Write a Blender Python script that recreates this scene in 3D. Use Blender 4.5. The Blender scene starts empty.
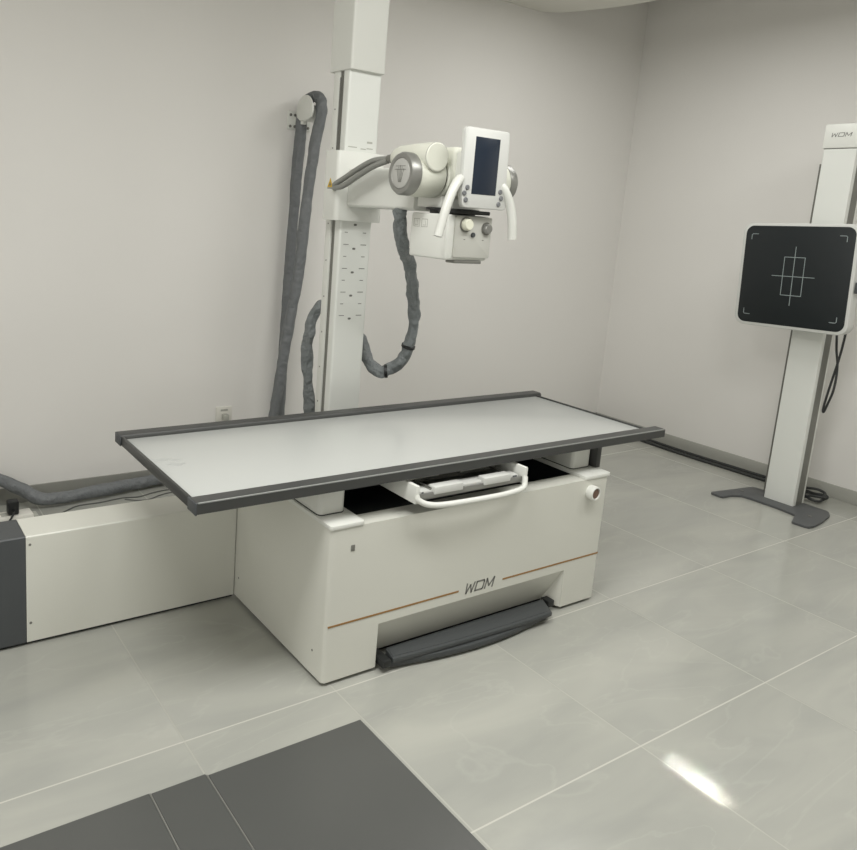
import bpy, bmesh, math, random
from mathutils import Vector, Matrix
from mathutils import noise as mnoise
C = bpy.context.scene.collection
PI = math.pi
V = Vector

# ------------------------------------------------------------------ materials
def srgb(r, g, b):
    f = lambda c: (c/255/12.92) if c/255 <= .04045 else ((c/255+.055)/1.055)**2.4
    return (f(r), f(g), f(b), 1)

def mat(name, col, rough=.5, metal=0., bump=0., bscale=200., vary=0., vscale=8., spec=.5, coat=0., bdist=.002):
    m = bpy.data.materials.new(name); m.use_nodes = True
    nt = m.node_tree; n = nt.nodes; l = nt.links
    b = n['Principled BSDF']
    b.inputs['Roughness'].default_value = rough
    b.inputs['Metallic'].default_value = metal
    b.inputs['Specular IOR Level'].default_value = spec
    b.inputs['Coat Weight'].default_value = coat
    tc = n.new('ShaderNodeTexCoord')
    nz = n.new('ShaderNodeTexNoise'); nz.inputs['Scale'].default_value = vscale; nz.inputs['Detail'].default_value = 4
    l.new(tc.outputs['Object'], nz.inputs['Vector'])
    mx = n.new('ShaderNodeMix'); mx.data_type = 'RGBA'
    mx.inputs['A'].default_value = tuple(c*(1-vary) for c in col[:3])+(1,)
    mx.inputs['B'].default_value = tuple(min(1, c*(1+vary)) for c in col[:3])+(1,)
    l.new(nz.outputs['Fac'], mx.inputs['Factor']); l.new(mx.outputs['Result'], b.inputs['Base Color'])
    if bump:
        n2 = n.new('ShaderNodeTexNoise'); n2.inputs['Scale'].default_value = bscale; n2.inputs['Detail'].default_value = 3
        l.new(tc.outputs['Object'], n2.inputs['Vector'])
        bp = n.new('ShaderNodeBump'); bp.inputs['Strength'].default_value = bump; bp.inputs['Distance'].default_value = bdist
        l.new(n2.outputs['Fac'], bp.inputs['Height']); l.new(bp.outputs['Normal'], b.inputs['Normal'])
    return m

M = {}
M['wall'] = mat('wall_paint', srgb(232, 230, 226), .75, bump=.12, bscale=90, vary=.012, vscale=2.5, spec=.3)
M['ceil'] = mat('ceiling_paint', srgb(222, 220, 212), .8, spec=.2)
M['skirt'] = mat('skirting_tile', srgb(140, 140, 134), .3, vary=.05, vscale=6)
M['skirt_lit'] = mat('skirting_tile_lit', srgb(172, 172, 165), .3, vary=.03, vscale=6)  # same tile as the back skirting, reflected light put into its colour
M['white'] = mat('white_painted_metal', srgb(223, 224, 218), .38, bump=.03, bscale=500, vary=.006)
M['cabinet'] = mat('cream_white_cabinet_paint', srgb(215, 215, 206), .36, bump=.03, bscale=500, vary=.006)
M['palegrey'] = mat('pale_grey_control_face', srgb(196, 196, 189), .35, .1)
M['cream'] = mat('cream_moulded_plastic', srgb(216, 217, 205), .4, bump=.03, bscale=500, vary=.008)
M['console'] = mat('console_plastic', srgb(206, 207, 203), .35, vary=.005)
M['panel'] = mat('tabletop_laminate', srgb(186, 188, 185), .25, vary=.008, vscale=3)
M['rail'] = mat('anodised_grey_aluminium', srgb(70, 71, 70), .42, .25, vary=.03, vscale=20)
M['railedge'] = mat('rail_edge_highlight', srgb(150, 152, 150), .35, .3)
M['dark'] = mat('charcoal_plastic', srgb(72, 75, 77), .5, bump=.1, bscale=600, vary=.04)
M['pedal'] = mat('pedal_rubber', srgb(68, 71, 72), .5, bump=.1, bscale=400, vary=.04)
M['base_plate'] = mat('stand_foot_paint', srgb(84, 86, 87), .5, bump=.1, bscale=500, vary=.04)
M['black'] = mat('black_plastic', srgb(28, 30, 30), .45)
M['well'] = mat('black_liner', srgb(22, 30, 34), .6)
M['alu'] = mat('brushed_aluminium_cover', srgb(227, 229, 224), .36, .1, vary=.01, vscale=12)
M['alu_dark'] = mat('dark_aluminium_channel', srgb(122, 122, 116), .4, .3, vary=.03)
M['silver'] = mat('satin_silver_ring', srgb(150, 150, 146), .36, .6, vary=.02)
M['silver_face'] = mat('pale_silver_disc', srgb(190, 190, 186), .4, .3, vary=.02)
M['gold'] = mat('bronze_inlay', srgb(158, 120, 72), .4, .3)
M['logo'] = mat('grey_logo_print', srgb(122, 122, 118), .5)
M['print'] = mat('dark_print', srgb(112, 112, 107), .6)
M['palep'] = mat('pale_grey_print', srgb(176, 176, 168), .6)
M['screen'] = mat('screen_glass', srgb(34, 43, 56), .2, vary=.05)
M['button'] = mat('grey_button', srgb(112, 114, 116), .45)
M['detector'] = mat('detector_carbon_face', srgb(18, 25, 28), .4, vary=.05)
M['mark'] = mat('white_print_mark', srgb(150, 160, 160), .5)
M['hose'] = mat('grey_fabric_sleeve', srgb(118, 123, 124), .5, bump=1., bdist=.02, bscale=30, vary=.12, vscale=14)
M['hose_dark'] = mat('dark_fabric_sleeve', srgb(112, 115, 117), .55, bump=1., bdist=.015, bscale=26, vary=.12, vscale=14)
M['cable_grey'] = mat('grey_cable_jacket', srgb(138, 139, 134), .45, vary=.03)
M['cable_dark'] = mat('dark_cable_jacket', srgb(48, 50, 50), .5, vary=.05)
M['wire'] = mat('thin_grey_wire', srgb(92, 94, 92), .5)
M['socket'] = mat('socket_plastic', srgb(226, 224, 216), .35)
M['yellow'] = mat('warning_yellow', srgb(206, 170, 48), .5)
M['brown'] = mat('brown_knob_core', srgb(112, 88, 74), .5)
M['chrome'] = mat('polished_steel', srgb(170, 170, 164), .22, .8)
M['knobw'] = mat('knob_white', srgb(226, 226, 208), .35)
M['grip'] = mat('grip_white', srgb(208, 209, 203), .35)
M['tile_dark'] = mat('dark_grey_tile', srgb(85, 86, 84), .28, vary=.05, vscale=3, bump=.02, bscale=60)
M['grout'] = mat('pale_grout', srgb(190, 189, 181), .5)
M['grout_grey'] = mat('grey_grout', srgb(171, 171, 163), .4)
M['grout_dark'] = mat('dark_grout', srgb(128, 128, 123), .5)
M['smudge'] = mat('smudge_grey', srgb(178, 180, 178), .4)

def floor_material():
    m = bpy.data.materials.new('marbled_floor_tile'); m.use_nodes = True
    nt = m.node_tree; n = nt.nodes; l = nt.links; b = n['Principled BSDF']
    tc = n.new('ShaderNodeTexCoord')
    at = n.new('ShaderNodeAttribute'); at.attribute_name = 'tile_seed'
    sc = n.new('ShaderNodeVectorMath'); sc.operation = 'SCALE'; sc.inputs['Scale'].default_value = 7.
    l.new(at.outputs['Color'], sc.inputs[0])
    ad = n.new('ShaderNodeVectorMath'); ad.operation = 'ADD'
    l.new(tc.outputs['Object'], ad.inputs[0]); l.new(sc.outputs['Vector'], ad.inputs[1])
    mp = n.new('ShaderNodeMapping'); mp.inputs['Rotation'].default_value = (0, 0, .9); mp.inputs['Scale'].default_value = (1, 3.2, 1)
    l.new(ad.outputs['Vector'], mp.inputs['Vector'])
    n1 = n.new('ShaderNodeTexNoise'); n1.inputs['Scale'].default_value = 1.5; n1.inputs['Detail'].default_value = 6; n1.inputs['Distortion'].default_value = .7
    l.new(mp.outputs['Vector'], n1.inputs['Vector'])
    r1 = n.new('ShaderNodeValToRGB')
    r1.color_ramp.elements[0].position = .3; r1.color_ramp.elements[0].color = srgb(160, 161, 155)
    r1.color_ramp.elements[1].position = .72; r1.color_ramp.elements[1].color = srgb(176, 176, 168)
    l.new(n1.outputs['Fac'], r1.inputs['Fac'])
    n2 = n.new('ShaderNodeTexNoise'); n2.inputs['Scale'].default_value = 1.1; n2.inputs['Detail'].default_value = 5; n2.inputs['Distortion'].default_value = 1.3
    l.new(mp.outputs['Vector'], n2.inputs['Vector'])
    r2 = n.new('ShaderNodeValToRGB')
    e = r2.color_ramp.elements; e[0].position = .485; e[0].color = (0, 0, 0, 1); e[1].position = .5; e[1].color = (1, 1, 1, 1)
    e.new(.515).color = (0, 0, 0, 1)
    l.new(n2.outputs['Fac'], r2.inputs['Fac'])
    mu = n.new('ShaderNodeMath'); mu.operation = 'MULTIPLY'; mu.inputs[1].default_value = .16
    l.new(r2.outputs['Color'], mu.inputs[0])
    mx = n.new('ShaderNodeMix'); mx.data_type = 'RGBA'; mx.inputs['B'].default_value = srgb(192, 192, 184)
    l.new(mu.outputs[0], mx.inputs['Factor']); l.new(r1.outputs['Color'], mx.inputs['A'])
    l.new(mx.outputs['Result'], b.inputs['Base Color'])
    b.inputs['Roughness'].default_value = .17
    b.inputs['Specular IOR Level'].default_value = .5
    return m
M['floor'] = floor_material()

# ------------------------------------------------------------------ mesh helpers (all in world coordinates)
def box(bm, x0, x1, y0, y1, z0, z1, bev=0., seg=2, mtx=None):
    t = bmesh.new()
    vs = [t.verts.new((x, y, z)) for x in (x0, x1) for y in (y0, y1) for z in (z0, z1)]
    for f in ((0,1,3,2),(4,6,7,5),(0,4,5,1),(2,3,7,6),(0,2,6,4),(1,5,7,3)): t.faces.new([vs[i] for i in f])
    bmesh.ops.recalc_face_normals(t, faces=t.faces)
    if bev: bmesh.ops.bevel(t, geom=t.edges[:], offset=bev, segments=seg, affect='EDGES', profile=.5, clamp_overlap=True)
    join(bm, t, mtx); return bm

def join(bm, t, mtx=None):
    if mtx is not None: bmesh.ops.transform(t, matrix=mtx, verts=t.verts)
    me = bpy.data.meshes.new('tmp'); t.to_mesh(me); t.free(); bm.from_mesh(me); bpy.data.meshes.remove(me)

def frame_for(d):
    d = d.normalized(); u = V((0,0,1)) if abs(d.z) < .9 else V((1,0,0))
    a = d.cross(u).normalized(); return a, d.cross(a).normalized()

def lathe(bm, p, axis, prof, n=40):
    """prof: list of (distance along axis, radius)"""
    t = bmesh.new(); p = V(p); d = V(axis).normalized(); a, b = frame_for(d)
    rings = []
    for s, r in prof:
        if r < 1e-6: rings.append([t.verts.new(p+d*s)])
        else: rings.append([t.verts.new(p+d*s+(a*math.cos(2*PI*i/n)+b*math.sin(2*PI*i/n))*r) for i in range(n)])
    for A, B in zip(rings, rings[1:]):
        for i in range(n):
            j = (i+1) % n
            if len(A) == 1 and len(B) == 1: continue
            if len(A) == 1: t.faces.new((A[0], B[i], B[j]))
            elif len(B) == 1: t.faces.new((A[i], B[0], A[j]))
            else: t.faces.new((A[i], B[i], B[j], A[j]))
    if len(rings[0]) > 1: t.faces.new(rings[0])
    if len(rings[-1]) > 1: t.faces.new(rings[-1])
    bmesh.ops.recalc_face_normals(t, faces=t.faces)
    join(bm, t); return bm

def cyl(bm, p, q, r, n=24, bev=0.):
    p, q = V(p), V(q); L = (q-p).length
    if bev: prof = [(0, r-bev), (bev, r), (L-bev, r), (L, r-bev)]
    else: prof = [(0, r), (L, r)]
    return lathe(bm, p, q-p, prof, n)

def catmull(pts, k=8):
    P = [V(p) for p in pts]; P = [P[0]*2-P[1]]+P+[P[-1]*2-P[-2]]; out = []
    for i in range(1, len(P)-2):
        for j in range(k):
            t = j/k; a, b, c, d = P[i-1:i+3]
            out.append(.5*((2*b)+(c-a)*t+(2*a-5*b+4*c-d)*t*t+(3*b-a-3*c+d)*t**3))
    out.append(P[-2]); return out

def tube(bm, pts, r, n=12, k=8, wr=0., seed=0., flat=1.):
    path = catmull(pts, k) if k > 1 else [V(p) for p in pts]
    t = bmesh.new(); d = (path[1]-path[0]); a, b = frame_for(d); rings = []
    for i, p in enumerate(path):
        d = (path[min(i+1, len(path)-1)]-path[max(i-1, 0)]).normalized()
        a = (a-d*a.dot(d)).normalized(); b = d.cross(a)
        ring = []
        for q in range(n):
            an = 2*PI*q/n; dr = r
            if wr:
                o = (a*math.cos(an)+b*math.sin(an))
                w = mnoise.noise(p*24+o*1.6+V((seed, 0, 0)))*.55+mnoise.noise(V((i*.14+seed, math.cos(an)*1.3, math.sin(an)*1.3)))*1.0
                dr = r*(1+wr*w)
            ring.append(t.verts.new(p+a*math.cos(an)*dr+b*math.sin(an)*dr*flat))
        rings.append(ring)
    for A, B in zip(rings, rings[1:]):
        for i in range(n): t.faces.new((A[i], A[(i+1) % n], B[(i+1) % n], B[i]))
    t.faces.new(rings[0]); t.faces.new(rings[-1])
    bmesh.ops.recalc_face_normals(t, faces=t.faces)
    join(bm, t); return bm

def prism(bm, poly, o, ax, ay, az, depth, bev=0.):
    """2-D polygon extruded: o + ax*x + ay*y, thickness along az"""
    t = bmesh.new(); o, ax, ay, az = V(o), V(ax), V(ay), V(az)
    lo = [t.verts.new(o+ax*x+ay*y) for x, y in poly]; hi = [t.verts.new(v.co+az*depth) for v in lo]
    t.faces.new(lo); t.faces.new(hi); k = len(poly)
    for i in range(k): t.faces.new((lo[i], lo[(i+1) % k], hi[(i+1) % k], hi[i]))
    bmesh.ops.recalc_face_normals(t, faces=t.faces)
    if bev: bmesh.ops.bevel(t, geom=t.edges[:], offset=bev, segments=2, affect='EDGES', profile=.5, clamp_overlap=True)
    join(bm, t); return bm

def rrect(x0, x1, y0, y1, r, k=6):
    pts = []
    for cx, cy, a in ((x1-r, y1-r, 0), (x0+r, y1-r, 90), (x0+r, y0+r, 180), (x1-r, y0+r, 270)):
        for i in range(k+1):
            an = math.radians(a+90*i/k); pts.append((cx+r*math.cos(an), cy+r*math.sin(an)))
    return pts

def sweep_profile(bm, prof, x0, x1):
    """profile in (y,z) extruded along x"""
    return prism(bm, prof, (x0, 0, 0), (0,1,0), (0,0,1), (1,0,0), x1-x0)

def stroke(bm, poly, w, o, ax, ay, az, depth=.0006):
    ax, ay, az, o = V(ax), V(ay), V(az), V(o)
    for (x0, y0), (x1, y1) in zip(poly, poly[1:]):
        L = math.hypot(x1-x0, y1-y0); nx, ny = -(y1-y0)/L*w/2, (x1-x0)/L*w/2
        ex, ey = (x1-x0)/L*w*.35, (y1-y0)/L*w*.35
        prism(bm, [(x0+nx-ex, y0+ny-ey), (x1+nx+ex, y1+ny+ey), (x1-nx+ex, y1-ny+ey), (x0-nx-ex, y0-ny-ey)], o, ax, ay, az, depth)

# ------------------------------------------------------------------ object helpers
ORIG = {}
def link(name, me, loc=(0,0,0)):
    o = bpy.data.objects.new(name, me); C.objects.link(o); o.location = loc; return o

def thing(name, label, cat, loc, group=None):
    o = link(name, None, loc); o.empty_display_size = .1; o['label'] = label; o['category'] = cat
    if group: o['group'] = group
    ORIG[o.name] = V(loc); return o

def mesh(name, bm, m, base, ang=35):
    base = V(base); bmesh.ops.translate(bm, vec=-base, verts=bm.verts)
    me = bpy.data.meshes.new(name); bm.to_mesh(me); bm.free()
    for p in me.polygons: p.use_smooth = True
    me.set_sharp_from_angle(angle=math.radians(ang))
    me.materials.append(m if not isinstance(m, str) else M[m]); return me

def part(name, bm, m, parent, label=None, ang=35):
    base = ORIG[parent.name]
    o = link(name, mesh(name, bm, m, base, ang)); o.parent = parent; ORIG[o.name] = base
    if label: o['label'] = label
    return o

def single(name, bm, m, label, cat, loc, group=None, ang=35):
    o = link(name, mesh(name, bm, m, loc, ang), loc); o['label'] = label; o['category'] = cat
    if group: o['group'] = group
    ORIG[o.name] = V(loc); return o

def struct(name, bm, m, ang=35):
    o = link(name, mesh(name, bm, m, (0,0,0), ang)); o['kind'] = 'structure'; ORIG[o.name] = V((0,0,0)); return o
B = bmesh.new

def wdm(bm, o, ax, ay, az, w, h):
    """the maker's three-letter mark, slanted strokes in a box w x h"""
    s = .26*h; W = (w-s-.16*w)/3; lw = h*.17
    def put(poly, x): stroke(bm, [(x+px*W+s*py, py*h) for px, py in poly], lw, o, ax, ay, az)
    put([(0, .98), (.16, 0), (.5, .8), (.84, 0), (1, .98)], 0)
    put([(0, .05), (0, .95), (.92, .95), (1, .8), (1, .2), (.92, .05), (0, .05)], W+.08*w)
    put([(0, 0), (.02, .98), (.5, .2), (.98, .98), (1, 0)], 2*W+.16*w)

# ------------------------------------------------------------------ room shell
YW, XW, HB = 1.708, 3.206, .0845
ZC, ZU = 2.978, 3.4
XL, YF = -3.2, -4.6

GX = [XL, -2.55, -1.86, -1.172, -.645, .045, .755, 1.465, 2.175, 2.885, XW]
GY = [YF, -4.46, -3.78, -3.10, -2.42, -1.74, -1.06, -.385, 1.05, YW]
random.seed(4)
def build_floor():
    g = .0026; bm = B(); lay = bm.loops.layers.color.new('tile_seed')
    dark = lambda xa, xb, ya, yb: False
    vmax = None
    def quad(xa, xb, ya, yb, mi, seed):
        f = bm.faces.new([bm.verts.new((x, y, 0)) for x, y in ((xa, ya), (xb, ya), (xb, yb), (xa, yb))])
        f.material_index = mi
        for lp in f.loops: lp[lay] = seed
    xs = sorted(set(v for x in GX[1:-1] for v in (x-g, x+g)) | {XL, XW})
    ys = sorted(set(v for y in GY[1:-1] for v in (y-g, y+g)) | {YF, YW})
    for i in range(len(xs)-1):
        for j in range(len(ys)-1):
            gr = (i % 2 == 1) or (j % 2 == 1)
            s = (random.random(), random.random(), random.random(), 1)
            quad(xs[i], xs[i+1], ys[j], ys[j+1], (1 if j % 2 == 1 else 2) if gr else 0, s)
    me = mesh('floor', bm, 'floor', (0,0,0)); me.materials.append(M['grout']); me.materials.append(M['grout_grey'])
    o = link('floor', me); o['kind'] = 'structure'
build_floor()

b = B(); box(b, XL-.1, XW+.1, YW, YW+.1, 0, ZU); struct('wall_back', b, 'wall')
b = B(); box(b, XW, XW+.1, YF, YW, 0, ZU); struct('wall_right', b, 'wall')
b = B(); box(b, XL-.1, XL, YF, YW, 0, ZU); struct('wall_left', b, 'wall')
b = B(); box(b, XL-.1, XW+.1, YF-.1, YF, 0, ZU); struct('wall_front', b, 'wall')
b = B(); box(b, XL-.1, XW+.1, YF-.1, YW+.1, ZU, ZU+.1); struct('ceiling', b, 'ceil')
# dropped ceiling with a curved free edge towards the right wall
edge = catmull([(2.10, 1.708, 0), (2.18, 1.64, 0), (2.225, 1.57, 0), (2.295, 1.379, 0), (2.344, 1.183, 0), (2.368, .9, 0), (2.37, .4, 0), (2.37, -4.6, 0)], 6)
b = B(); prism(b, [(XL, YF), ] + [(p.x, max(YF, min(YW, p.y))) for p in reversed(edge)] + [(XL, YW)], (0, 0, ZC), (1,0,0), (0,1,0), (0,0,1), .34)
struct('ceiling_dropped', b, 'ceil')
b = B(); box(b, XL, XW, YW-.012, YW, 0, HB, .002); struct('baseboard_back', b, 'skirt')
b = B(); box(b, XW-.012, XW, YF, YW-.0125, 0, HB, .002); struct('baseboard_right', b, 'skirt_lit')

# dark floor tiles inlaid in the foreground
def dark_tile(x0, x1, y0, y1, label):
    b = B(); box(b, x0+.0028, x1-.0028, y0, y1, .0006, .004, .0008, 1)
    single('floor_tile', b, 'tile_dark', label, 'floor tile', ((x0+x1)/2, (y0+y1)/2, .0006), 'dark grey tiles in the foreground')
dark_tile(-1.169, -.655, -2.3, -.549, 'large dark grey floor tile, the widest one, nearest the table foot')
dark_tile(-1.328, -1.169, -2.3, -.541, 'narrow dark grey floor strip between two wider dark tiles')
dark_tile(-2.3, -1.328, -2.3, -.538, 'dark grey floor tile at the lower left corner, in front of the low white cabinet')
b = B()
for x0, x1, y0, y1 in ((-1.1705, -1.1675, -2.3, -.545), (-1.3295, -1.3265, -2.3, -.538)):
    box(b, x0, x1, y0, y1, .0004, .0032)
struct('trim_1', b, 'grout_dark')

# ------------------------------------------------------------------ examination table
BX0, BX1, BY0, BY1, BZ0, BH = -.68, .68, -.35, .36, .014, .557
T = thing('examination_table', 'white floor-standing x-ray table with long white tabletop in dark grey rails', 'table', (0, 0, 0))
# base cabinet shell: front panel with pedal recess, sides, back, rim
NX0, NX1, NZ = -.463, .472, .178
def ring(bm, outer, inner, z0, z1):
    t = bmesh.new(); k = len(outer)
    L = [[t.verts.new((x, y, z)) for x, y in poly] for poly, z in ((outer, z0), (outer, z1), (inner, z1), (inner, z0))]
    for A, Bq in ((L[0], L[1]), (L[1], L[2]), (L[2], L[3]), (L[3], L[0])):
        for i in range(k): t.faces.new((A[i], A[(i+1) % k], Bq[(i+1) % k], Bq[i]))
    bmesh.ops.recalc_face_normals(t, faces=t.faces); join(bm, t)
b = B()
ring(b, rrect(BX0, BX1, BY0, BY1, .016), rrect(BX0+.03, BX1-.03, -.272, BY1-.03, .01), NZ, BH)
arc = [(BX0+.016-.016*math.cos(i*PI/12), BY0+.016-.016*math.sin(i*PI/12)) for i in range(7)]
prism(b, [(BX0, BY1)]+arc+[(NX0, BY0), (NX0, BY0+.03), (BX0+.03, BY0+.03), (BX0+.03, BY1)], (0,0,BZ0), (1,0,0), (0,1,0), (0,0,1), NZ-BZ0)
prism(b, [(BX1, BY1)]+[(-x, y) for x, y in arc]+[(NX1, BY0), (NX1, BY0+.03), (BX1-.03, BY0+.03), (BX1-.03, BY1)], (0,0,BZ0), (1,0,0), (0,1,0), (0,0,1), NZ-BZ0)
box(b, BX0+.03, BX1-.03, BY1-.03, BY1, BZ0, NZ)
# sloping back of the recess and its cheeks
t = bmesh.new()
v = [t.verts.new(p) for p in ((NX0, BY0+.004, NZ), (NX1, BY0+.004, NZ), (NX1-.035, BY0+.075, BZ0+.012), (NX0+.005, BY0+.075, BZ0+.012), (NX0, BY0+.004, BZ0), (NX1, BY0+.004, BZ0), (NX0+.005, BY0+.075, BZ0), (NX1-.035, BY0+.075, BZ0))]
t.faces.new((v[0], v[1], v[2], v[3])); t.faces.new((v[0], v[3], v[6], v[4])); t.faces.new((v[1], v[5], v[7], v[2]))
join(b, t)
cab = part('base_cabinet', b, 'cabinet', T)
b = B(); box(b, BX0+.02, NX0-.015, BY0+.018, BY1-.02, 0, BZ0+.002); box(b, NX1+.02, BX1-.02, BY0+.018, BY1-.02, 0, BZ0+.002); box(b, NX0-.02, NX1+.03, BY0+.1, BY1-.02, 0, BZ0+.002)
part('plinth', b, 'black', cab, 'black recessed plinth')
b = B(); box(b, BX0+.035, BX1-.035, -.268, BY1-.035, .36, .372)
box(b, BX0+.031, BX0+.036, -.268, BY1-.033, .36, BH-.002); box(b, BX1-.036, BX1-.031, -.268, BY1-.033, .36, BH-.002)
box(b, BX0+.031, BX1-.031, BY1-.036, BY1-.031, .36, BH-.002); box(b, BX0+.031, BX1-.031, -.272, -.267, .36, BH-.004)
part('well_liner', b, 'well', cab, 'black liner inside the open top')
for x0, x1 in ((-.67, -.104), (.119, .672)):
    b = B(); box(b, x0, x1, BY0-.0012, BY0+.002, .213, .2195); part('inlay_strip', b, 'gold', cab, 'thin bronze inlay line')
b = B(); wdm(b, (-.073, BY0-.0002, .199), (1,0,0), (0,0,1), (0,-1,0), .148, .038); part('logo', b, 'logo', cab, 'grey slanted three-letter logo')
b = B(); box(b, -.600, -.585, BY0-.002, BY0+.001, .471, .492, .001); part('lock_plate', b, 'alu_dark', cab)
b = B(); lathe(b, (-.678, -.278, .1), (-1,0,0), [(0, .004), (.003, .004), (.004, 0)], 12); part('screw', b, 'alu_dark', cab)
b = B(); lathe(b, (BX0+.002, .3, .1), (-1,0,0), [(0, .004), (.003, .004), (.004, 0)], 12); part('screw', b, 'alu_dark', cab)
# round key knob on the front right
kn = B(); lathe(kn, (.572, BY0+.002, .503), (0,-1,0), [(0, .028), (.012, .03), (.03, .03), (.035, .0275), (.035, .0225), (.014, .0215), (.014, 0)], 32)
knob = part('rotary_knob', kn, 'white', cab)
b = B(); lathe(b, (.572, BY0-.006, .503), (0,-1,0), [(0, .021), (.022, .02), (.025, 0)], 24); part('knob_core', b, 'brown', knob, 'brown centre of the knob')
ZB = 0.6871
# corner cover plates on the cabinet
for x0, x1 in ((-.684, -.552), (.535, .687)):
    b = B(); prism(b, rrect(x0, x1, BY0-.004, BY1, .012), (0, 0, BH), (1,0,0), (0,1,0), (0,0,1), .014, .003); part('top_plate', b, 'white', T)
# lift blocks
for x0, x1 in ((-.675, -.572), (.552, .664)):
    b = B(); prism(b, rrect(x0, x1, -.262, .27, .018), (0, 0, BH+.0165), (1,0,0), (0,1,0), (0,0,1), ZB-BH-.017, .003)
    lb = part('lift_block', b, 'white', T)
    b = B(); prism(b, rrect(x0-.001, x1+.001, -.263, .271, .019), (0, 0, BH+.0135), (1,0,0), (0,1,0), (0,0,1), .0034); part('seal', b, 'black', lb, 'black seam under the block')
b = B(); box(b, .672, .699, -.285, .27, BH+.0135, ZB, .002); part('support_post', b, 'rail', T, 'dark grey support at the right end')
# tabletop
TX0, TX1, TY0, TY1, ZT, ZB = -1.1407, 1.0265, -0.3499, 0.4148, 0.7222, 0.6871
b = B(); prism(b, [(TX0+.006, TY0+.03), (TX1-.055, TY0+.03), (TX1-.055, TY1-.03), (TX0+.006, TY1-.03)], (0,0,ZB+.002), (1,0,0), (0,1,0), (0,0,1), .018, .001)
top = part('tabletop_panel', b, 'panel', T, 'glossy white tabletop panel')
b = B()
for sx, sy, w, h in ((-1.085, .09, .028, .012), (-1.058, .03, .03, .014), (-1.045, .07, .02, .01)):
    prism(b, [(sx+w*math.cos(a)*(1+.3*math.sin(3*a)), sy+h*math.sin(a)*(1+.3*math.cos(4*a))) for a in [i*2*PI/18 for i in range(18)]], (0,0,ZB+.0198), (1,0,0), (0,1,0), (0,0,1), .0004)
part('smudge', b, 'smudge', top, 'faint scuff marks')
rp = [(0, ZB), (.012, ZB-.0), (.06, ZB+.01), (.06, ZT-.010), (.054, ZT-.001), (.050, ZT), (.003, ZT), (0, ZT-.003)]
b = B(); sweep_profile(b, [(TY0+y, z) for y, z in rp], TX0, TX1); fr = part('side_rail', b, 'rail', T, 'dark grey front accessory rail')
b = B(); box(b, TX0+.004, TX1-.004, TY0-.0006, TY0+.0035, ZT-.004, ZT+.0004, .0005, 1); part('edge_highlight', b, 'railedge', fr, 'painted highlight along the rail edge')  # thin paler strip standing in for the highlight on the rail edge
b = B(); sweep_profile(b, [(TY1-y, z) for y, z in rp], TX0, TX1-.02); part('side_rail', b, 'rail', T, 'dark grey rear accessory rail')
b = B(); box(b, TX0+.001, TX0+.011, TY0+.058, TY1-.058, ZB-.002, ZT-.004, .002); part('end_trim', b, 'rail', T)
b = B(); box(b, TX1-.058, TX1-.050, TY0+.058, TY1-.058, ZB+.002, ZT-.008, .002); part('end_trim', b, 'rail', T)
for y0, y1 in ((TY0-.001, TY0+.062), (TY1-.062, TY1+.001)):
    b = B(); box(b, TX0-.004, TX0+.001, y0, y1, ZB-.003, ZT-.001, .0015); part('rail_end_cap', b, 'dark', T)
# pedal bar
b = B(); n = 24; top_pts = []; 
def tread_front(i): return (-.416+.769*i/n, -.388-.026*i/n-.010*math.sin(PI*i/n))
def lip_front(i): return (-.416+.79*i/n, -.374-.012*i/n-.043*math.sin(PI*i/n))
prism(b, [tread_front(i) for i in range(n+1)]+[(.40, -.318), (-.40, -.318)], (0,0,.034), (1,0,0), (0,1,0), (0,0,1), .019, .005)
prism(b, [lip_front(i) for i in range(n+1)]+[(.39, -.32), (-.40, -.32)], (0,0,.012), (1,0,0), (0,1,0), (0,0,1), .0215, .003)
ped = part('foot_pedal', b, 'pedal', T, 'charcoal curved foot bar')
b = B(); prism(b, [(x*.985, y+.012) for x, y in [tread_front(i) for i in range(n+1)]]+[(.38, -.33), (-.395, -.33)], (0,0,.0525), (1,0,0), (0,1,0), (0,0,1), .0025, .001)
part('tread', b, 'pedal', ped)
for x in (-.437, .425):
    b = B(); box(b, x-.018, x+.018, -.385 if x < 0 else -.345, -.30, .022, .05, .004); part('hinge_arm', b, 'black', ped)

# imaging tray under the tabletop
TR = thing('cassette_tray', 'white metal cassette tray with clamps, slid under the front edge of the tabletop', 'tray', (-.11, -.2, .6))
for x in (-.372, .138):
    b = B(); box(b, x-.008, x+.008, -.392, .12, .612, .676, .003); part('side_plate', b, 'white', TR)
b = B(); box(b, -.364, .130, -.38, .12, .618, .624, .001); part('tray_floor', b, 'silver', TR)
b = B(); box(b, -.364, .130, -.382, -.374, .618, .640, .002); part('front_lip', b, 'silver', TR)
b = B(); tube(b, [(-.372, -.385, .642), (-.367, -.393, .626), (-.33, -.408, .610), (-.25, -.414, .602), (-.05, -.414, .597), (.06, -.410, .598), (.122, -.401, .606), (.138, -.388, .64)], .0105, 12, 6); part('handle', b, 'white', TR, 'bowed white pull handle')
b = B(); box(b, -.35, .12, -.372, -.322, .626, .646, .004); 
for x in (-.23, .0): box(b, x-.065, x+.065, -.388, -.35, .632, .660, .004)
part('clamp_jaw', b, 'console', TR)
b = B(); box(b, -.34, .112, -.262, -.24, .630, .664, .004)
for x in (-.26, -.02): box(b, x-.07, x+.07, -.285, -.262, .645, .662, .003)
part('clamp_jaw', b, 'chrome', TR, 'shiny rear clamp jaw')
for x in (-.30, .07):
    b = B(); cyl(b, (x, -.37, .650), (x, .08, .650), .0055, 12); part('guide_rod', b, 'chrome', TR)
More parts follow.
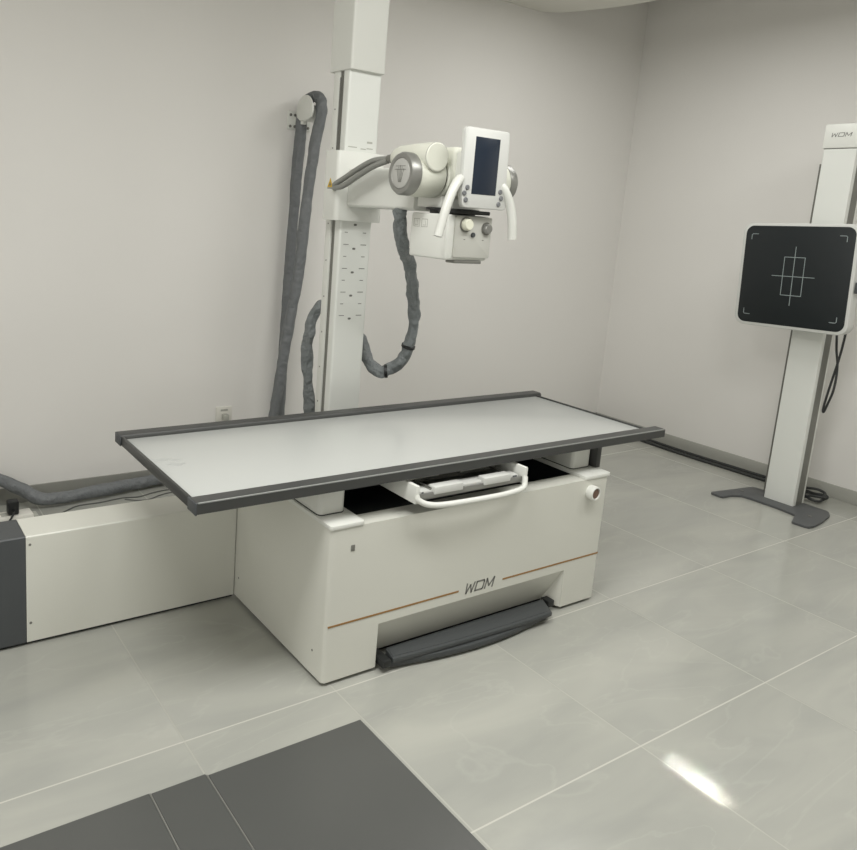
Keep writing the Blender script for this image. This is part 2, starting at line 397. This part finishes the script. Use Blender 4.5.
for x, y in ((-.335, -.36), (.10, -.365)):
    b = B(); lathe(b, (x, y, .624), (0,0,1), [(0, .013), (.018, .013), (.02, .011), (.02, 0)], 18); part('lock_knob', b, 'dark', TR, 'small dark locking knob')
b = B(); box(b, -.364, .13, .0, .12, .624, .668, .004); part('rear_housing', b, 'dark', TR, 'dark block at the rear')

# ------------------------------------------------------------------ low floor housing to the left
H = thing('rail_housing', 'long low white metal housing with dark grey end, running left from the table base', 'housing', (-1.2, .43, 0))
HY0, HY1, HZ0, HZ1 = .335, .50, .014, .4056
pr = [(HY0, HZ0), (HY1, HZ0), (HY1, HZ1), (HY0+.004, HZ1), (HY0, HZ1-.004)]
b = B(); sweep_profile(b, pr, -1.468, -.684); cv = part('cover', b, 'cabinet', H, 'white sheet metal cover')
b = B(); sweep_profile(b, [(y, z-.0 if z < .1 else z) for y, z in pr], -2.05, -1.4695); part('end_cover', b, 'dark', H, 'dark grey end cover')
b = B(); box(b, -2.03, -.684, HY0+.014, HY1-.01, 0, HZ0); part('plinth', b, 'black', H)
for z in (.375, .085):
    b = B(); lathe(b, (-1.455, HY0+.001, z), (0,-1,0), [(0, .0045), (.002, .0045), (.003, .003), (.003, 0)], 14); part('screw', b, 'alu_dark', cv)

# ------------------------------------------------------------------ tube column
CO = thing('tube_column', 'tall white telescopic column with height scale and side arm, standing behind the table', 'column', (-.015, .7, 0))
b = B(); box(b, -.2, .17, .57, .85, 0, .05, .006); part('foot', b, 'dark', CO)
b = B(); prism(b, rrect(-.100, .070, .62, .672, .012), (0,0,.05), (1,0,0), (0,1,0), (0,0,1), 2.6, 0); mast = part('mast', b, 'alu', CO)
b = B(); box(b, -.092, .074, .672, .70, .05, 2.65); part('channel', b, 'alu_dark', CO, 'dark channel down the side of the mast')
b = B(); box(b, -.100, .070, .70, .745, .05, 2.65, .004); rp_ = part('rear_profile', b, 'white', CO)
for i in range(13):
    b = B(); lathe(b, (-.0995, .722, .35+i*.165), (-1,0,0), [(0, .0035), (.0015, .0035), (.002, 0)], 10); part('bolt', b, 'print', rp_)
b = B(); box(b, -.1035, -.0995, .683, .689, 1.82, 2.13); part('slot', b, 'print', CO, 'dark slot in the side')
b = B()
for k, z in enumerate([1.0995+i*.0533 for i in range(8)]):
    w = .017 if k % 2 == 0 else .010
    box(b, -.071-w*.4, -.071+w*1.2, .6192, .6205, z-.0014, z+.0014); box(b, .034-w*1.2, .034+w*.6, .6192, .6205, z-.0016, z+.0016)
part('scale_ticks', b, 'print', mast, 'printed height scale marks')
b = B()
for z in (1.085, 1.19, 1.295, 1.401, 1.507): prism(b, rrect(-.029, -.013, z-.0045, z+.0045, .004), (0,.6205,0), (1,0,0), (0,0,1), (0,-1,0), .0013)
part('scale_figures', b, 'print', mast)
b = B(); box(b, .012, .04, .6192, .6205, 1.862, 1.87); box(b, -.085, -.04, .6192, .6205, 1.838, 1.842); box(b, -.02, .008, .6192, .6205, 1.834, 1.838); box(b, .012, .044, .6192, .6205, 1.838, 1.842)
part('scale_label', b, 'palep', mast)
b = B(); prism(b, rrect(-.108, .070, .598, .775, .012), (0,0,2.158), (1,0,0), (0,1,0), (0,0,1), .66, .002); part('top_cover', b, 'white', CO)
# carriage
CZ0, CZ1 = 1.522, 1.818
b = B(); prism(b, rrect(-.155, .092, .58, .698, .02), (0,0,CZ0), (1,0,0), (0,1,0), (0,0,1), CZ1-CZ0, .004); car = part('carriage', b, 'white', CO)
b = B(); prism(b, [(-.022, 0), (.022, 0), (0, .04)], (-.1552, .636, 1.662), (0,-1,0), (0,0,1), (-1,0,0), .0008, 0); st = part('warning_sticker', b, 'yellow', car, 'yellow triangular warning sticker')
b = B(); prism(b, [(-.007, .007), (.007, .007), (0, .022)], (-.1559, .636, 1.662), (0,-1,0), (0,0,1), (-1,0,0), .0006); prism(b, [(-.022, -.006), (.022, -.006), (.022, -.002), (-.022, -.002)], (-.1552, .636, 1.662), (0,-1,0), (0,0,1), (-1,0,0), .0006)
part('warning_symbol', b, 'print', car)
b = B(); prism(b, rrect(-.10, .072, 1.583, 1.745, .014), (0, .578, 0), (1,0,0), (0,0,1), (0,-1,0), .47, .004); arm = part('arm', b, 'white', CO)

# ------------------------------------------------------------------ x-ray tube head (carried by the arm)
X = thing('x_ray_tube_head', 'cream x-ray tube head with silver end caps and control console, over the table', 'medical device', (0, 0, 1.6))
AZ = 1.708; AY = -.005
b = B(); lathe(b, (-.222, AY, AZ), (1,0,0), [(0, .068), (.004, .074), (.03, .0775), (.112, .0775), (.117, .075)], 48); hs = part('tube_housing', b, 'cream', X)
b = B(); lathe(b, (-.108, AY, AZ), (1,0,0), [(0, .068), (.015, .068)], 48); part('joint_seam', b, 'black', hs, 'dark joint ring')
b = B(); lathe(b, (-.096, AY, AZ), (1,0,0), [(0, .072), (.006, .077), (.30, .077), (.322, .073)], 48); part('tube_housing', b, 'cream', X)
for x, s in ((-.222, -1), (.222, 1)):
    b = B(); lathe(b, (x, AY, AZ), (s,0,0), [(-.004, .0765), (.026, .0765), (.036, .071), (.038, .064), (.036, .056), (.034, .054), (.034, 0)], 48)
    cap = part('end_cap', b, 'silver', X, 'ribbed silver end cap')
    b = B(); lathe(b, (x+s*.034, AY, AZ), (s,0,0), [(0, .053), (.002, .052), (.003, .05), (.003, 0)], 48); dsc = part('cap_disc', b, 'silver_face', cap)
    if s < 0:
        b = B(); ox = x+s*.0372
        for i in range(5):
            yy = -.02+.01*i; stroke(b, [(yy*1.0, .028-.012*abs(i-2)*.5), (yy*.35, -.03)], .0022, (ox, AY, AZ), (0,-1,0), (0,0,1), (-1,0,0), .0005)
        stroke(b, [(-.028, .026), (.028, .026)], .002, (ox, AY, AZ), (0,-1,0), (0,0,1), (-1,0,0), .0005); stroke(b, [(-.032, .014), (.032, .014)], .002, (ox, AY, AZ), (0,-1,0), (0,0,1), (-1,0,0), .0005)
        part('cap_marking', b, 'alu_dark', cap)
b = B(); box(b, -.078, .16, -.086, .09, 1.635, 1.818, .02, 4); part('trunnion_block', b, 'cream', X)
# cable horn
b = B(); lathe(b, (-.163, -.092, 1.772), (0,1,0), [(0, 0), (0, .047), (.003, .0505), (.05, .0515), (.20, .047), (.235, .038), (.25, .026)], 40); hn = part('cable_horn', b, 'cream', X)
b = B(); lathe(b, (-.163, -.0895, 1.772), (0,1,0), [(0, .0511), (.0025, .0519), (.004, .0511)], 40); part('horn_cover_seam', b, 'palep', hn)
b = B(); lathe(b, (-.163, .155, 1.772), (0,1,0), [(0, .022), (.012, .022), (.016, .018), (.05, .015)], 20); part('cable_gland', b, 'alu_dark', hn, 'grey cable gland')
# mount and collimator
b = B(); box(b, -.09, .10, -.045, .10, 1.597, 1.642, .006); part('mount_block', b, 'white', X)
b = B(); lathe(b, (-.02, -.03, 1.576), (0,0,1), [(0, .085), (.012, .085), (.012, .10), (.021, .10)], 40); box(b, -.115, .055, -.155, -.06, 1.580, 1.594, .003); part('swivel_ring', b, 'black', X, 'dark swivel ring')
b = B(); box(b, -.129, .072, -.138, .078, 1.413, 1.576, .008, 3); col = part('collimator', b, 'white', X, 'boxy white collimator')
b = B(); prism(b, rrect(-.098, .078, 1.424, 1.572, .006), (0,-.137,0), (1,0,0), (0,0,1), (0,-1,0), .007, .002); part('collimator_front', b, 'palegrey', col, 'grey control face')
b = B(); box(b, -.085, .045, -.141, -.09, 1.402, 1.413, .002); part('lower_plate', b, 'alu_dark', col)
for x, z, r, d, m in ((-.050, 1.543, .022, .024, 'knobw'), (.052, 1.532, .019, .018, 'silver'), (-.012, 1.507, .0095, .008, 'dark')):
    b = B(); lathe(b, (x, -.143, z), (0,-1,0), [(0, r), (d*.8, r*.94), (d, r*.8), (d, 0)], 28); k = part('collimator_knob', b, m, col)
    if r > .015:
        b = B(); lathe(b, (x, -.1435, z), (0,-1,0), [(0, r*1.25), (.003, r*1.25)], 28); part('knob_skirt', b, 'alu_dark', col)
for x in (-.050, .04):
    b = B(); box(b, x-.004, x+.004, -.1446, -.143, 1.488, 1.4905); part('dial_mark', b, 'print', col)
b = B()
for y in (.042, -.004):
    stroke(b, [(y-.018, 1.525), (y+.016, 1.525), (y+.016, 1.553), (y-.018, 1.553), (y-.018, 1.525)], .0022, (-.1288, 0, 0), (0,1,0), (0,0,1), (-1,0,0), .0006)
    stroke(b, [(y+.008, 1.531), (y-.01, 1.531), (y-.004, 1.547)], .002, (-.1288, 0, 0), (0,1,0), (0,0,1), (-1,0,0), .0006)
part('pictograms', b, 'palep', col, 'two faint square pictograms')
# console
cy = -.19
cons = [(-.118, 1.618), (-.112, 1.606), (-.10, 1.602), (.085, 1.602), (.094, 1.606), (.098, 1.618), (.096, 1.66), (.087, 1.71), (.083, 1.868), (.078, 1.876), (.07, 1.878), (-.114, 1.878), (-.122, 1.875), (-.127, 1.866), (-.122, 1.70), (-.124, 1.66)]
b = B(); prism(b, cons, (0, cy, 0), (1,0,0), (0,0,1), (0,1,0), .022, .005); con = part('console', b, 'console', X, 'white control console with screen')
b = B(); box(b, -.07, .05, cy+.021, -.08, 1.66, 1.80, .008); part('console_bracket', b, 'white', con)
b = B(); box(b, -.079, .037, cy-.0012, cy+.003, 1.651, 1.848, .001); part('screen', b, 'screen', con, 'dark blank display')
for x, z in ((-.100, 1.672), (-.1115, 1.652), (-.103, 1.629), (.059, 1.666), (.066, 1.644), (.056, 1.622)):
    b = B(); lathe(b, (x, cy+.001, z), (0,-1,0), [(0, .0092), (.004, .0088), (.0055, .007), (.0055, 0)], 20); part('button', b, 'button', con, 'round grey button')
g1 = [(-.10, -.165, 1.70), (-.132, -.18, 1.695), (-.170, -.195, 1.655), (-.197, -.2, 1.592), (-.212, -.2, 1.536), (-.222, -.2, 1.497)]
g2 = [(.065, -.165, 1.70), (.085, -.185, 1.675), (.112, -.195, 1.62), (.126, -.2, 1.555), (.133, -.2, 1.50)]
for g in (g1, g2):
    b = B(); tube(b, g, .0165, 18, 8); part('grip_handle', b, 'grip', X, 'white curved grip handle')

# high-voltage cables from carriage to horn
for i, (dx, dz) in enumerate(((0, 0), (-.004, -.0245))):
    b = B(); tube(b, [(-.163+dx*.5, .206, 1.772+dz*.3), (-.168+dx, .30, 1.766+dz), (-.172+dx, .40, 1.735+dz*1.3), (-.172+dx, .50, 1.698+dz*1.3), (-.168, .575, 1.674+dz*.6), (-.152, .60, 1.668+dz*.5)], .0115, 12, 8)
    single('power_cable', b, 'cable_grey', ['upper grey cable arching from the column carriage to the tube head', 'lower grey cable arching from the column carriage to the tube head'][i], 'cable', (-.13, .235, 1.77), 'cables to the tube head')

# ------------------------------------------------------------------ sleeved hoses
b = B(); tube(b, [(-.098, .19, 1.580), (-.092, .20, 1.555), (-.070, .21, 1.49), (.0, .28, 1.42), (.085, .35, 1.375), (.15, .40, 1.28), (.215, .46, 1.19), (.262, .50, 1.09), (.268, .52, 1.0), (.262, .55, .92), (.235, .59, .85), (.19, .63, .823), (.165, .68, .845), (.178, .76, .89), (.19, .83, .945), (.14, .90, 1.02), (.07, .94, 1.085), (.02, .95, 1.098), (-.012, .955, 1.04), (-.030, .96, .95), (-.03, .96, .86), (-.02, .96, .74), (-.002, .96, .58), (.03, .97, .25), (.09, 1.0, .06), (.25, 1.05, .031), (.5, 1.05, .031)], .0262, 18, 10, wr=.42, seed=3)
hz = single('cable_hose', b, 'hose', 'grey wrinkled cable hose looping from the tube head round behind the column', 'hose', (.1, .6, .9), ang=50)
for p, d in (((.266, .535, .96), (-.05, .3, -1)), ((.205, .615, .828), (-.6, .5, -.1))):
    b = B(); pp = V(p); dd = V(d).normalized(); lathe(b, pp-dd*.009, dd, [(0, .029), (.002, .033), (.014, .033), (.016, .029)], 20); part('tie_band', b, 'black', hz, 'black tie band')

b = B(); tube(b, [(.30, 1.655, .05), (.24, 1.655, .10), (.21, 1.655, .30), (.214, 1.655, .60), (.224, 1.655, .96), (.230, 1.655, 1.265), (.240, 1.655, 1.627), (.252, 1.655, 1.863), (.258, 1.655, 2.03), (.268, 1.65, 2.11), (.278, 1.622, 2.16), (.287, 1.575, 2.178), (.292, 1.53, 2.165), (.292, 1.50, 2.12), (.285, 1.492, 2.05), (.268, 1.49, 1.97), (.249, 1.49, 1.84), (.227, 1.49, 1.62), (.205, 1.49, 1.28), (.170, 1.49, 1.017), (.135, 1.49, .80), (.088, 1.49, .43), (.04, 1.51, .18), (-.06, 1.55, .06), (-.2, 1.60, .048), (-.4, 1.64, .047), (-.58, 1.640, .046), (-.75, 1.61, .046), (-.92, 1.585, .047), (-1.08, 1.57, .047), (-1.17, 1.575, .055), (-1.25, 1.60, .105), (-1.345, 1.615, .165), (-1.5, 1.62, .225), (-1.75, 1.62, .25)], .0305, 18, 10, wr=.2, seed=9)
wh = single('cable_hose', b, 'hose_dark', 'long dark grey cable hose hung over the wall bracket and running along the floor', 'hose', (.1, 1.55, .05), ang=50)

BR = thing('hose_bracket', 'white saddle bracket bolted high on the wall, carrying the grey hose', 'bracket', (.28, YW, 2.08))
b = B(); box(b, .195, .345, YW-.007, YW-.0002, 2.0, 2.10, .003); bp = part('wall_plate', b, 'white', BR)
for x in (.212, .24, .30, .328):
    for z in (2.018, 2.08):
        b = B(); lathe(b, (x, YW-.006, z), (0,-1,0), [(0, .008), (.006, .008), (.008, .005), (.008, 0)], 6); part('bolt', b, 'alu_dark', bp)
b = B(); box(b, .238, .262, 1.60, YW-.006, 2.025, 2.065, .004); part('bracket_arm', b, 'white', BR)
b = B(); prism(b, [(1.575+.090*math.cos(a), 2.088+.090*math.sin(a)) for a in [PI*i/16 for i in range(17)]]+[(1.50, 2.06), (1.53, 2.045), (1.62, 2.045), (1.65, 2.06)], (.226, 0, 0), (0,1,0), (0,0,1), (1,0,0), .012, .003); lathe(b, (.236, 1.575, 2.085), (1,0,0), [(0, .046), (.075, .046), (.079, .062), (.087, .062), (.089, .058)], 40); part('saddle', b, 'white', BR)

# ------------------------------------------------------------------ small things at the left
PS = thing('power_strip', 'white power strip lying on the floor behind the low housing', 'power strip', (-1.40, 1.44, 0))
mt = Matrix.Translation((-1.42, 1.45, 0)) @ Matrix.Rotation(math.radians(2), 4, 'Z')
b = B(); box(b, -.19, .19, -.045, .045, .0006, .045, .006, 2, mt); ps = part('strip_body', b, 'socket', PS)
for i in range(3):
    b = B(); box(b, -.13+i*.09, -.09+i*.09, -.022, .022, .0445, .0462, .001, 1, mt); part('outlet', b, 'palep', ps)
b = B(); box(b, .185, .215, -.03, .03, .0006, .03, .004, 2, mt); part('cord_end', b, 'palep', PS)
b = B(); box(b, -1.342, -1.292, 1.425, 1.475, .0465, .115, .008); pl = thing('power_plug', 'black plug standing in the white power strip, its cord trailing left', 'plug', (-1.317, 1.45, .047)); part('plug_body', b, 'black', pl)
b = B(); tube(b, [(-1.317, 1.424, .07), (-1.325, 1.39, .066), (-1.36, 1.37, .03), (-1.43, 1.36, .0085), (-1.6, 1.36, .007)], .005, 10, 8); part('cord', b, 'black', pl)
b = B(); tube(b, [(-1.205, 1.46, .004), (-1.126, 1.45, .004), (-1.05, 1.50, .004), (-.99, 1.535, .004), (-.88, 1.535, .004), (-.76, 1.552, .004), (-.68, 1.535, .004), (-.60, 1.56, .004), (-.52, 1.575, .004), (-.4, 1.575, .004)], .0032, 8, 10)
single('thin_wire', b, 'wire', 'thin grey wire wandering along the floor in front of the dark hose', 'wire', (-.8, 1.5, .004))
b = B(); tube(b, [(-.755, 1.53, .0035), (-.70, 1.49, .0035), (-.64, 1.48, .0035), (-.57, 1.515, .0035), (-.50, 1.53, .0035), (-.40, 1.51, .0035)], .0028, 8, 10)
single('thin_wire', b, 'wire', 'second thin grey wire, a short loop on the floor behind the table corner', 'wire', (-.6, 1.5, .0035))

SO = thing('wall_socket', 'small white wall socket with a plug in it, above the table rear rail', 'socket', (-.125, YW, .37))
b = B(); box(b, -.178, -.078, YW-.009, YW-.0002, .325, .412, .004); fp = part('face_plate', b, 'socket', SO)
b = B(); box(b, -.150, -.106, YW-.0105, YW-.008, .385, .397, .001); part('switch', b, 'palep', fp)
b = B(); box(b, -.145, -.110, YW-.045, YW-.009, .335, .372, .006); part('plug', b, 'palep', SO, 'grey plug')

# ------------------------------------------------------------------ wall stand
S = thing('wall_stand', 'tall white upright bucky stand with dark foot plate against the right wall', 'stand', (2.8, -.05, 0))
foot = [(2.49, .232), (2.478, .224), (2.474, .160), (2.482, .148), (2.56, .142), (2.62, .11), (2.628, .06), (2.628, -.10), (2.612, -.205), (2.60, -.222), (2.485, -.262), (2.474, -.272), (2.478, -.335), (2.488, -.356), (2.53, -.362), (2.66, -.348), (2.80, -.318), (2.855, -.288), (2.866, -.268), (2.862, .155), (2.85, .175), (2.78, .186), (2.66, .205)]
b = B(); prism(b, foot, (0,0,.0006), (1,0,0), (0,1,0), (0,0,1), .014, .002); ft = part('foot_plate', b, 'base_plate', S, 'dark grey winged foot plate')
for x, y in ((2.70, .155), (2.66, -.275)):
    b = B(); lathe(b, (x, y, .0145), (0,0,1), [(0, .01), (.003, .01), (.004, .006), (.004, 0)], 6); part('bolt', b, 'alu_dark', ft)
b = B(); prism(b, rrect(2.727, 2.765, -.141, .034, .006), (0,0,.0155), (1,0,0), (0,1,0), (0,0,1), 2.07, 0); part('upright', b, 'alu', S)
b = B(); box(b, 2.765, 2.835, -.1395, .032, .0155, 2.085); part('side_channel', b, 'alu_dark', S, 'dark channel down the side')
b = B(); box(b, 2.835, 2.856, -.1405, .086, .0155, 2.085, .004); part('rear_profile', b, 'white', S)
b = B(); box(b, 2.834, 2.846, .0865, .0945, .0155, 2.015); part('edge_strip', b, 'alu_dark', S, 'thin dark edge strip')
b = B(); box(b, 2.724, 2.88, -.148, .042, 2.090, 2.222, .006); tc_ = part('top_cap', b, 'white', S)
b = B(); box(b, 2.729, 2.87, -.139, .033, 2.083, 2.0905); part('cap_gap', b, 'print', tc_)
b = B(); wdm(b, (2.7239, .004, 2.152), (0,-1,0), (0,0,1), (-1,0,0), .108, .021); part('logo', b, 'logo', tc_, 'small grey logo')

# detector, carried by the stand
DX, DYc, DZ = 2.585, .012, 1.367
D = thing('image_detector', 'square white-framed x-ray detector with black face and white cross, on the wall stand', 'detector', (DX, DYc, DZ))
RM = Matrix.Translation((DX, DYc, DZ)) @ Matrix.Rotation(math.radians(-1.9), 4, 'X') @ Matrix.Rotation(math.radians(-1.3), 4, 'Y')
def dpart(name, bm, m, label=None, parent=None):
    bmesh.ops.transform(bm, matrix=RM, verts=bm.verts); return part(name, bm, m, parent or D, label)
b = B(); prism(b, rrect(-.322, .318, -.302, .300, .056, 8), (0,0,0), (0,1,0), (0,0,1), (1,0,0), .07, .01); df = dpart('frame', b, 'console', 'white rounded frame')
b = B(); prism(b, rrect(-.304, .298, -.284, .284, .045, 8), (-.0015,0,0), (0,1,0), (0,0,1), (1,0,0), .006, .001); fc = dpart('face_panel', b, 'detector', 'black face panel')
b = B(); kw = dict(w=.0034, o=(-.0016,0,0), ax=(0,1,0), ay=(0,0,1), az=(-1,0,0), depth=.0005)
stroke(b, [(-.118, 0), (.118, 0)], **kw); stroke(b, [(0, -.165), (0, .168)], **kw)
stroke(b, [(-.057, -.108), (.057, -.108), (.057, .109), (-.057, .109), (-.057, -.108)], **kw)
dpart('centre_cross', b, 'mark', 'white cross and rectangle', fc)
for sy in (-1, 1):
    for sz in (-1, 1):
        b = B(); stroke(b, [(sy*.225, sz*.236), (sy*.256, sz*.236), (sy*.262, sz*.230), (sy*.262, sz*.205)], **kw); dpart('corner_mark', b, 'mark', None, fc)
b = B(); box(b, DX+.07, 2.727, -.12, .02, 1.25, 1.50, .006); part('mounting_arm', b, 'white', D)
b = B(); box(b, DX+.01, DX+.06, -.335, -.314, 1.31, 1.37, .004); part('release_lever', b, 'dark', D, 'small dark lever')

b = B(); tube(b, [(2.70, -.22, 1.09), (2.78, -.19, 1.04), (2.84, -.175, .96), (2.88, -.178, .86), (2.88, -.180, .73), (2.88, -.160, .63), (2.885, -.146, .585), (2.89, -.138, .60), (2.89, -.145, .68), (2.89, -.160, .80), (2.892, -.172, .90), (2.895, -.18, 1.02), (2.895, -.185, 1.20)], .0065, 10, 8)
single('detector_cable', b, 'cable_dark', 'dark cable hanging in a loop behind the detector beside the stand', 'cable', (2.85, -.17, .6))
for i, (lab, off) in enumerate((('outer dark cable lying along the foot of the right wall', 0), ('inner dark cable lying along the foot of the right wall', -.072))):
    b = B(); tube(b, [(3.150+off, 1.60, .0105), (3.155+off, 1.2, .0105), (3.140+off, .95, .0105), (3.138+off, .72, .0105), (3.145+off, .45, .0105), (3.150+off, .2, .0105), (3.14+off, .08, .0105)], .0098, 10, 8)
    single('floor_cable', b, 'cable_dark', lab, 'cable', (3.15+off, .5, .0105), 'cables along the right wall')
b = B(); path = []
for i in range(46):
    a = i*2*PI/18; r = .078+.012*math.sin(i*1.3); path.append((3.02+r*math.cos(a)*.9, -.105+r*math.sin(a)*1.0, .012+.019*i/18+.006*math.sin(i*.9)))
tube(b, path, .0085, 10, 3); single('cable_coil', b, 'cable_dark', 'coil of dark cable on the floor behind the stand foot', 'cable coil', (3.02, -.1, .01))

# ------------------------------------------------------------------ light
def area(name, loc, size, power, target=None, col=(1, .995, .965), spread=180):
    d = bpy.data.lights.new(name, 'AREA'); d.shape = 'RECTANGLE'; d.size, d.size_y = size; d.energy = power; d.color = col; d.spread = math.radians(spread)
    o = link(name, d, loc)
    if target: o.rotation_euler = (V(target)-V(loc)).to_track_quat('-Z', 'Y').to_euler()
    return o
for x, y, e in ((-1.6, -.95, 49), (0, -1.45, 32), (1.6, .4, 16.5), (1.6, -1.5, 21)):
    area('ceiling_light', (x, y, ZC-.03), (1.2, .6), e)
area('left_fill_light', (XL+.05, -1.6, 1.5), (1.6, 1.4), 22, (0, -1.0, 1.0))  # added lamp on the closed left wall, brightens the table's left side
area('floor_patch_light', (.074, -1.243, ZC-.04), (.062, .21), .11, None, (1, .98, .95), .35)  # added narrow-beam lamp, only makes the bright patch on the floor
w = bpy.data.worlds.new('World'); bpy.context.scene.world = w; w.use_nodes = True
w.node_tree.nodes['Background'].inputs['Color'].default_value = (.9, .95, 1, 1); w.node_tree.nodes['Background'].inputs['Strength'].default_value = .3

# ------------------------------------------------------------------ camera
cd = bpy.data.cameras.new('camera'); cam = link('camera', cd, (-1.9567, -2.2893, 1.554))
cam.rotation_mode = 'XYZ'; cam.rotation_euler = (1.3861, -.0654, -.5779)
cd.sensor_fit = 'HORIZONTAL'; cd.sensor_width = 36; cd.lens = 771.9175*36/857
cd.shift_x = (428.5-348.829)/857; cd.shift_y = (357.898-425)/857
cd.clip_start = .02
sc = bpy.context.scene; sc.camera = cam
sc.view_settings.view_transform = 'Standard'; sc.view_settings.look = 'None'; sc.view_settings.gamma = 1; sc.view_settings.use_curve_mapping = False
sc.view_settings.exposure = -0.06
